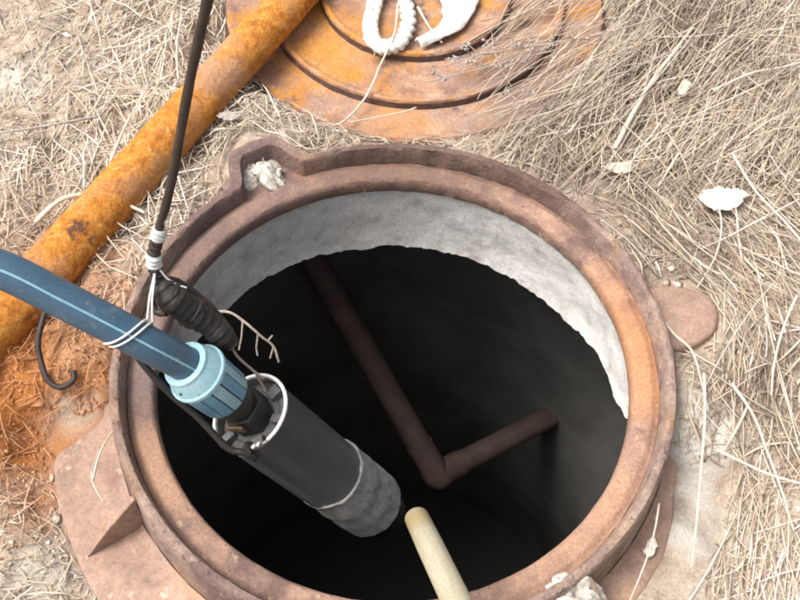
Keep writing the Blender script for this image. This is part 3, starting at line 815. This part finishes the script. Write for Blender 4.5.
def rag():
    # widening strip of folded white cloth
    cl = [(.020, .580), (.038, .592), (.060, .608), (.078, .634), (.084, .672), (.082, .715), (.084, .77)]
    wd = [.010, .014, .019, .030, .048, .064, .075]
    C_ = catmull([Vector((x, y, 0)) for x, y in cl], 8); W = np.interp(np.linspace(0, 6, len(C_)), range(7), wd)
    V, F = [], []; m = 15
    for i, c in enumerate(C_):
        a = C_[max(0, i - 1)]; b = C_[min(len(C_) - 1, i + 1)]; t = (b - a).normalized(); n = Vector((-t.y, t.x, 0))
        for k in range(m):
            u = k / (m - 1) * 2 - 1
            w = W[i] * (1 + .10 * (vnoise(i * .5, 5 + (u > 0)) - .5) * 2)
            p = c + n * u * w * .62
            z = .006 + .007 * (1 - u * u) + .007 * (fbm(i * .22 + 9, u * 3 + 30, 3) - .3)
            V.append((p.x, p.y, lidz(p.x, p.y) + z))
    for i in range(len(C_) - 1):
        for k in range(m - 1): F.append((i * m + k, i * m + k + 1, (i + 1) * m + k + 1, (i + 1) * m + k))
    o = mesh_obj('cloth_strip', V, F, M['white'], origin=(.07, .62, lidz(0, .62)))
    s = o.modifiers.new('solid', 'SOLIDIFY'); s.thickness = .0045; s.offset = -1
    s2 = o.modifiers.new('sub', 'SUBSURF'); s2.levels = s2.render_levels = 1
    tag(o, 'crumpled white cloth strip lying beside the rope loop', 'cloth')
rag()
def fibre(name, pts, rad, m, label, cat, group=None, n=8, sides=7):
    P = catmull([Vector(p) for p in pts], n); lo = P[0].copy()
    rr_ = [rad[0] + (rad[1] - rad[0]) * i / (len(P) - 1) for i in range(len(P))] if isinstance(rad, tuple) else rad
    o = mesh_obj(name, *tube_data([p - lo for p in P], rr_, sides, .05), m); o.location = lo
    tag(o, label, cat, group); return o
fibre('twine', [(-.014, .640, .004), (-.016, .600, -.006), (-.022, .570, -.012), (-.040, .520, -.022), (-.044, .505, -.026), (-.060, .470, -.038), (-.084, .430, -.040), (-.101, .405, -.030)], .0018, M['stalk'],
      'pale twine hanging from the rope loop to the ring', 'string')
fibre('straw_stalk', [(.018, .66, -.018), (.030, .635, -.022), (.045, .605, -.024), (.058, .587, -.026)], (.0022, .0016), M['stalk'], 'pale straw on the cover between rope loop and cloth strip', 'stalk')
fibre('straw_stalk', [(-.052, .70, -.014), (-.050, .64, -.020), (-.049, .60, -.024), (-.048, .56, -.032)], (.0016, .001), M['stalk'], 'short pale straw just left of the rope loop on the cover', 'stalk')
fibre('straw_stalk', [(-.078, .412, -.028), (-.04, .425, -.030), (.0, .440, -.032), (.02, .452, -.034)], (.0009, .0012), M['stalk'], 'fine straw lying across the front edge of the cover', 'stalk')

# dry weed with seed heads leaning over the right half of the cover
def weed(base, tip, label, nb=7, bend=.02, rad=.0016):
    root = empty('dry_weed', base); tag(root, label, 'dry weed')
    b, t = Vector(base), Vector(tip); d = t - b
    side = Vector((-d.y, d.x, 0)).normalized()
    P = catmull([Vector((0, 0, 0)), d * .35 + side * bend, d * .7 + side * bend * .6, d], 8)
    tube('stem', P, [rad * (1.2 - .7 * i / len(P)) for i in range(len(P))], M['weed'], root, sides=7)
    V, F = [], []
    for k in range(nb):
        p = P[int(len(P) * (.35 + .62 * k / nb))]
        e = p + (side * random.uniform(-1, 1) * .022 + d.normalized() * random.uniform(.005, .02) + Vector((0, 0, random.uniform(0, .012))))
        v, f = tube_data([p, p.lerp(e, .5), e], [.0009, .0007, .0005], 5, off=len(V)); V += v; F += f
        for q in range(5):
            c = e + Vector((random.gauss(0, .0035), random.gauss(0, .0035), random.gauss(0, .002)))
            v, f = tube_data([c, c + Vector((random.uniform(-.003, .003), .002, .001)), c + Vector((random.uniform(-.004, .004), .004, .002))], [.0006, .0022, .0004], 5, off=len(V)); V += v; F += f
    tag(mesh_obj('seed_heads', V, F, M['weed'], root), kind='stuff')
weed((.42, .66, -.02), (.062, .535, -.012), 'grey dry weed stem with seed heads across the cover, upper of two', 11, .012)
weed((.40, .62, -.03), (.035, .490, -.018), 'grey dry weed stem with seed heads across the cover, lower of two', 11, -.014)
weed((.44, .60, -.03), (.155, .445, -.02), 'branched grey dry weed over the cover\'s front right edge', 10, .01)

# ------------------------------------------------------------------ distinct dry stalks and scraps
gz = lambda x, y: float(ground_z(x, y))
def stalk(p, q, lift, rad, label, bend=.01, m='stalk'):
    pts = []
    dx, dy = q[0] - p[0], q[1] - p[1]; L_ = math.hypot(dx, dy)
    for k in range(5):
        t = k / 4; w = math.sin(math.pi * t) * bend
        x = p[0] + dx * t - dy / L_ * w; y = p[1] + dy * t + dx / L_ * w
        z = max(gz(x, y) + lift * .5, 0) if False else gz(x, y) + lift + .006 * math.sin(t * 5)
        pts.append((x, y, z))
    zf = [pp[2] for pp in pts]
    for k in range(5):
        lz = zf[0] + (zf[4] - zf[0]) * k / 4
        pts[k] = (pts[k][0], pts[k][1], max(pts[k][2], lz))
    return fibre('dry_stalk', pts, (rad, rad * .55), M[m], label, 'stalk')
stalk((.312, .374), (.470, .655), .030, .0045, 'thickest bleached reed stalk leaning right of the cover', .006)
stalk((.325, .425), (.560, .800), .036, .0020, 'long thin grey stalk just left of the thick reed stalk', -.012, 'weed')
stalk((.25, .470), (.47, .80), .034, .0018, 'thin curved stalk crossing the cover\'s right rim', .02)
stalk((.22, .440), (.42, .72), .030, .0014, 'fine grey stalk nearest the cover\'s right rim', .014, 'weed')
stalk((.475, .50), (.72, .605), .030, .0022, 'pale straight stalk slanting to the right edge at upper right', .004)
stalk((.385, -.01), (.352, -.24), .030, .0022, 'long pale straw standing alone by the ring\'s right side', .004)
stalk((.42, -.02), (.47, -.20), .030, .0020, 'pale stalk slanting down beside the chalky patch', .008)
stalk((.395, -.10), (.64, -.20), .036, .0018, 'thin stalk crossing the others at lower right', -.012)
stalk((.52, -.22), (.72, -.17), .034, .0042, 'curved thick grey stalk in the lower right corner', .03, 'weed')
stalk((.452, .28), (.405, .14), .022, .0014, 'pale bent straw just above the round right lug', .014)
stalk((.345, .090), (.385, -.06), .036, .0018, 'single straw lying over the round right lug', .006)
stalk((.315, -.175), (.270, -.29), .055, .0014, 'fine straw lying over the lower right flange', .004)
stalk((.53, .12), (.47, -.03), .034, .0022, 'pale stalk in the straw right of the round lug', -.008)
stalk((.60, .20), (.62, .02), .034, .0022, 'upright bleached stalk near the right edge', .01)
stalk((.48, .36), (.62, .12), .036, .0020, 'long bowed straw below the white scrap', -.02)
stalk((-.50, .205), (-.35, .22), .028, .0040, 'thick curved pale root on the soil at left', .035)
stalk((-.41, .30), (-.385, .45), .036, .0022, 'pale upright stalk left of the orange pipe', .004)
stalk((-.43, .22), (-.40, .31), .036, .0020, 'short pale stalk just below the upright one at left', -.004)
stalk((-.34, .47), (-.355, .62), .036, .0018, 'thin pale stalk in the grass beside the dark cable', .006)
stalk((-.45, .40), (-.62, .36), .026, .0022, 'flat dull stalk lying across the soil at upper left', .01, 'weed')
stalk((-.325, -.10), (-.318, -.06), .036, .0012, 'short straw on the flange at left', .002)
stalk((-.352, -.165), (-.335, -.075), .055, .0016, 'thin straw lying on the left flange', .003)
stalk((-.335, -.19), (-.355, -.12), .052, .0011, 'fine broken straw on the left flange', .01)
stalk((-.18, .40), (-.225, .52), .028, .0014, 'thin straw between the pocket lug and the cover', .004)

def scrap(name, c, s, label, cat, seed, m='paper'):
    r_ = random.Random(seed); V, F = [], []; n = 19; mth = 13
    for i in range(n):
        for k in range(mth):
            u = i / (n - 1) * 2 - 1; v = k / (mth - 1) * 2 - 1
            w = math.sqrt(max(0.04, 1 - u * u * .9))
            e = 1 + .5 * (fbm(u * 3 + seed, v * 3 + 9, 3) - .5)
            V.append((c[0] + (s[0] * u + s[1] * .25 * v) * e, c[1] + (s[1] * v * w) * e + .15 * s[0] * u * u, c[2] + .5 * s[1] * (fbm(u * 3 + seed, v * 3, 4) - .4)))
    for i in range(n - 1):
        for k in range(mth - 1): F.append((i * mth + k, i * mth + k + 1, (i + 1) * mth + k + 1, (i + 1) * mth + k))
    o = mesh_obj(name, V, F, M[m], origin=c, smooth=False)
    sm = o.modifiers.new('solid', 'SOLIDIFY'); sm.thickness = .0012
    tag(o, label, cat)
scrap('dry_leaf', (.462, .290, gz(.462, .290) + .024), (.031, .021), 'largest whitish crumpled leaf on the straw at right', 'leaf', 4)
scrap('dry_leaf', (.318, .335, gz(.318, .335) + .026), (.020, .010), 'tan crumpled leaf just outside the ring\'s upper right', 'leaf', 8, 'stalk')
scrap('dry_leaf', (.430, .500, gz(.43, .5) + .030), (.008, .016), 'narrow white husk beside the thick reed stalk', 'leaf', 11, 'stalk')
scrap('dry_leaf', (.310, -.215, -.070), (.006, .012), 'tiny white chip on the flange at lower right', 'leaf', 15)
scrap('dry_leaf', (-.255, .405, gz(-.255, .405) + .022), (.016, .010), 'tan curled leaf between orange pipe and pocket lug', 'leaf', 21, 'weed')
# dry twig hooked over the neck
tw = empty('dry_twig', (-.254, .065, -.028)); tag(tw, 'small branching dry twig poking over the well beside the splice', 'twig')
tP = [(-.248, .035, -.028), (-.226, .030, -.024), (-.205, .018, -.030), (-.186, .006, -.040), (-.170, -.002, -.052), (-.163, -.016, -.068)]
tube('stem', catmull([p + TWS for p in loc(tP, tw)], 5), .0017, M['grey_twig'], tw, sides=7, noise=.15)
for b in ([(-.210, .021, -.028), (-.211, .004, -.040), (-.214, -.010, -.050)], [(-.190, .009, -.038), (-.192, -.006, -.050), (-.190, -.014, -.056)], [(-.178, .002, -.046), (-.172, .010, -.044)], [(-.170, -.003, -.052), (-.174, -.014, -.062)]):
    tube('side_shoot', [p + TWS for p in loc(b, tw)], .0012, M['grey_twig'], tw, sides=6, noise=.15)

# ------------------------------------------------------------------ ground litter
def litter(name, P0, ang, length, rad, bow, lift0, lift1, tone, material_, kind='stuff', kink=None):
    """many thin 3-sided blades in one mesh"""
    n = len(ang); K = 5
    t = np.linspace(0, 1, K)[None, :]
    s = (t - .5) * length[:, None]
    dx, dy = np.cos(ang)[:, None], np.sin(ang)[:, None]
    w = bow[:, None] * length[:, None] * (1 - (2 * t - 1) ** 2)
    X = P0[:, :1] + dx * s - dy * w; Y = P0[:, 1:2] + dy * s + dx * w
    gzz = ground_z(X, Y)
    lin_ = gzz[:, :1] + (gzz[:, -1:] - gzz[:, :1]) * t
    Z = np.maximum(gzz, lin_) * .5 + gzz * .5 + lift0[:, None] + (lift1 - lift0)[:, None] * t + rad[:, None]
    # keep blades that would dip into the opening above the rim
    C = np.stack([X, Y, Z], -1)
    Tn = np.gradient(C, axis=1); Tn /= np.linalg.norm(Tn, axis=-1, keepdims=True) + 1e-9
    up = np.zeros_like(Tn); up[..., 2] = 1
    B = np.cross(Tn, up); B /= np.linalg.norm(B, axis=-1, keepdims=True) + 1e-9
    Nn = np.cross(B, Tn)
    prof = np.array([.75, 1, 1, .85, .35])[None, :, None] * rad[:, None, None]
    rings = []
    ph = rng.random(n) * 6.28
    for k in range(3):
        a = ph + k * 2.0944
        rings.append(C + (B * np.cos(a)[:, None, None] + Nn * np.sin(a)[:, None, None] * .6) * prof)
    V = np.stack(rings, 2)      # n,K,3,3
    base = (np.arange(n) * K * 3)[:, None, None]
    i = np.arange(K - 1)[None, :, None]; k = np.arange(3)[None, None, :]; k2 = (k + 1) % 3
    F = np.stack([base + i * 3 + k, base + i * 3 + k2, base + (i + 1) * 3 + k2, base + (i + 1) * 3 + k], -1).reshape(-1, 4)
    V = V.reshape(-1, 3)
    me = bpy.data.meshes.new(name)
    me.vertices.add(len(V)); me.vertices.foreach_set('co', V.astype(np.float32).ravel())
    me.loops.add(F.size); me.loops.foreach_set('vertex_index', F.ravel().astype(np.int32))
    me.polygons.add(len(F)); me.polygons.foreach_set('loop_start', np.arange(0, F.size, 4, dtype=np.int32))
    me.update(calc_edges=True)
    at = me.attributes.new('tone', 'FLOAT', 'POINT')
    at.data.foreach_set('value', np.repeat(tone, K * 3).astype(np.float32))
    me.materials.append(material_)
    o = bpy.data.objects.new(name, me); link(o); tag(o, kind=kind)
    return o

def allowed(x, y, L, ang, marg=.0):
    ok = np.ones(len(x), bool)
    for t in (-.5, -.25, 0, .25, .5):
        px = x + np.cos(ang) * L * t; py = y + np.sin(ang) * L * t
        r = np.hypot(px, py); th = np.degrees(np.arctan2(py, px)) % 360
        ok &= r > .362 + marg
        ok &= ~((th > 188) & (th < 345) & (r < .440 + marg) & ~((th > 262) & (th < 303)))
        ok &= ~((np.hypot(px - .376, py - .099) < .054))
        ok &= ~((np.hypot(px + .208, py - .335) < .052))
        ok &= ~(np.hypot(px - LID_C[0], py - LID_C[1]) < .312)
    return ok

def scatter(n, region):
    (x0, x1), (y0, y1) = region
    return rng.uniform(x0, x1, n), rng.uniform(y0, y1, n)

def make_straw(name, label, n, region, angf, Lr, Rr, lift, tone_mu, tone_sd, mat_, wfn=None, bow=.06):
    x, y = scatter(n, region)
    ang = angf(x, y, n)
    L_ = rng.gamma(3.0, 1 / 3.0, n) * (Lr[1] - Lr[0]) * .5 + Lr[0]
    L_ = np.minimum(L_, Lr[1] * 1.3)
    ok = allowed(x, y, L_, ang)
    if wfn is not None: ok &= rng.random(n) < wfn(x, y)
    x, y, ang, L_ = x[ok], y[ok], ang[ok], L_[ok]; m = len(x)
    rad = rng.uniform(Rr[0], Rr[1], m)
    l0 = rng.random(m) ** 1.5 * lift; l1 = np.clip(l0 + rng.normal(0, .25, m) * L_ * .5, 0.0, lift * 1.8)
    clump = (fbm(x * 9 + 5, y * 9 + 5, 3) - .5) * .8
    tone = np.clip(rng.normal(tone_mu, tone_sd, m) + clump + l0 * 4, 0, 1)
    o = litter(name, np.stack([x, y], -1), ang, L_, rad, rng.normal(0, bow, m), l0, l1, tone, mat_)
    if label: tag(o, label, 'dry grass')
    return o

def gauss_ang(mu, sd, mix=.25):
    def f(x, y, n):
        m_ = mu(x, y) if callable(mu) else np.full(n, mu)
        a = np.radians(m_ + rng.normal(0, sd, n) + 25 * (fbm(x * 4 + 8, y * 4, 2) - .5))
        rnd = rng.random(n) < mix
        a[rnd] = rng.random(rnd.sum()) * np.pi * 2
        return a
    return f
def right_mu(x, y):
    return np.where(y > .35, 56, np.where(y > .1, 118, 82)).astype(float)
RG = ((.30, 1.15), (-.55, 1.15))
def thin_near(x, y): return np.clip(.25 + 1.0 * fbm(x * 6 + 20, y * 6 + 20, 3), .2, 1) 
make_straw('dry_grass', 'tangled pale dry straw covering the ground right of the ring', 15000, RG, gauss_ang(right_mu, 24, .30), (.02, .10), (.0003, .0011), .016, .48, .30, M['straw'], bow=.035, wfn=thin_near)
make_straw('dry_grass', 'long thin dry stalks lying flat over the shorter straw at right', 1300, RG, gauss_ang(right_mu, 16, .25), (.12, .26), (.0005, .0013), .018, .62, .24, M['straw'], bow=.03)
make_straw('dry_grass', 'broad flattened straw blades lying among the finer straw at right', 2300, RG, gauss_ang(right_mu, 34, .35), (.02, .12), (.0011, .0026), .014, .62, .26, M['straw'], bow=.03, wfn=thin_near)
make_straw('dry_grass', 'fine dry grass leaning past the right rim of the cover', 4600, ((.14, .60), (.33, 1.0)), gauss_ang(50, 14, .2), (.05, .17), (.0004, .0012), .030, .34, .24, M['straw'], bow=.035)
make_straw('dry_grass', 'short dry grass on the soil at the upper left', 6500, ((-1.1, -.12), (.20, 1.15)), gauss_ang(95, 34, .35), (.02, .12), (.0004, .0016), .016, .55, .2, M['straw'], bow=.05,
           wfn=lambda x, y: np.clip(.12 + 1.1 * sst(-.62, -.35, x), 0, 1))
make_straw('dry_grass', 'sparse broken straw on the bare soil at left', 3200, ((-1.1, -.30), (-.6, .36)), gauss_ang(60, 50, .6), (.012, .07), (.0004, .0013), .008, .6, .2, M['straw'])
make_straw('dry_grass', 'grass wisps between cover and ring', 2600, ((-.35, .35), (.345, .52)), gauss_ang(60, 40, .6), (.015, .06), (.0004, .0009), .020, .6, .22, M['straw'])
make_straw('straw_chaff', 'fine broken straw chaff between the long straws', 42000, ((-1.0, 1.0), (-.5, 1.0)), gauss_ang(0, 90, 1), (.003, .018), (.0004, .0013), .008, .58, .24, M['chaff'])
# few dried blades lying over the right part of the cover
def over_lid():
    n = 240
    x = rng.uniform(.14, .34, n); y = rng.uniform(.42, .75, n)
    ang = np.radians(rng.normal(42, 14, n)); L_ = rng.uniform(.06, .2, n)
    ok = (np.hypot(x - LID_C[0], y - LID_C[1]) > .16); x, y, ang, L_ = x[ok], y[ok], ang[ok], L_[ok]; m = len(x)
    l = rng.uniform(.040, .060, m)
    o = litter('dry_grass', np.stack([x, y], -1), ang, L_, rng.uniform(.0004, .0010, m), rng.normal(0, .06, m), l, l + .006, np.clip(rng.normal(.5, .2, m), 0, 1), M['straw'])
    tag(o, 'thin grass blades lying over the right part of the cover', 'dry grass')
over_lid()

# clods and crumbs
def clods(name, label, n, region, size, mat_, tone_mu, wfn=None, zadd=0.0, mask=True):
    x, y = scatter(n, region)
    ok = allowed(x, y, np.zeros(n), np.zeros(n), .002) if mask else np.ones(n, bool)
    if wfn is not None: ok &= rng.random(n) < wfn(x, y)
    x, y = x[ok], y[ok]; m = len(x)
    s = size[0] + (size[1] - size[0]) * rng.random(m) ** 5
    ico = np.array([(0, 0, 1), (.894, 0, .447), (.276, .851, .447), (-.724, .526, .447), (-.724, -.526, .447), (.276, -.851, .447), (.724, .526, -.447), (-.276, .851, -.447), (-.894, 0, -.447), (-.276, -.851, -.447), (.724, -.526, -.447), (0, 0, -1)])
    fc = np.array([(0, 1, 2), (0, 2, 3), (0, 3, 4), (0, 4, 5), (0, 5, 1), (1, 6, 2), (2, 7, 3), (3, 8, 4), (4, 9, 5), (5, 10, 1), (2, 6, 7), (3, 7, 8), (4, 8, 9), (5, 9, 10), (1, 10, 6), (6, 11, 7), (7, 11, 8), (8, 11, 9), (9, 11, 10), (10, 11, 6)])
    V = ico[None] * s[:, None, None] * rng.uniform(.35, 1.5, (m, 12, 1)) * np.array([1, 1, .5])
    th = rng.random(m) * 6.28; c, s_ = np.cos(th)[:, None], np.sin(th)[:, None]
    st_ = rng.uniform(.6, 1.5, m)[:, None]
    VX = (V[..., 0] * c - V[..., 1] * s_) * st_; VY = V[..., 0] * s_ + V[..., 1] * c
    z = ground_z(x, y) + s * .25 + zadd
    V = np.stack([VX + x[:, None], VY + y[:, None], V[..., 2] + z[:, None]], -1).reshape(-1, 3)
    F = (fc[None] + (np.arange(m) * 12)[:, None, None]).reshape(-1, 3)
    me = bpy.data.meshes.new(name)
    me.vertices.add(len(V)); me.vertices.foreach_set('co', V.astype(np.float32).ravel())
    me.loops.add(F.size); me.loops.foreach_set('vertex_index', F.ravel().astype(np.int32))
    me.polygons.add(len(F)); me.polygons.foreach_set('loop_start', np.arange(0, F.size, 3, dtype=np.int32))
    me.update(calc_edges=True)
    at = me.attributes.new('tone', 'FLOAT', 'POINT')
    at.data.foreach_set('value', np.repeat(np.clip(rng.normal(tone_mu, .2, m), 0, 1), 12).astype(np.float32))
    me.materials.append(mat_)
    o = bpy.data.objects.new(name, me); link(o); tag(o, label, 'debris', kind='stuff')
clods('soil_crumbs', 'pale soil crumbs on the bare ground at left', 30000, ((-1.0, -.28), (-.5, .9)), (.0005, .0032), M['chaff'], .55)
clods('soil_crumbs', 'pale crumbs among the straw at right', 5000, ((.34, .9), (-.5, .8)), (.0010, .006), M['chaff'], .6)
clods('rust_flakes', 'orange rust flakes fallen on the soil below the pipe', 9000, ((-.75, -.30), (-.20, .20)), (.0005, .0028), M['rustflake'], .5,
      wfn=lambda x, y: np.clip(1.2 - np.hypot(x + .50, (y - .01)) / .15 + .5 * (fbm(x * 20, y * 20, 3) - .5), 0, 1))

clods('clay_lumps', 'larger pale clay lumps on the soil at the lower left', 500, ((-.75, -.34), (-.5, -.05)), (.0015, .008), M['chaff'], .8)
clods('clay_lumps', 'larger pale clay lumps on the bare soil at the upper left', 160, ((-.95, -.45), (.20, .75)), (.0015, .008), M['chaff'], .7)
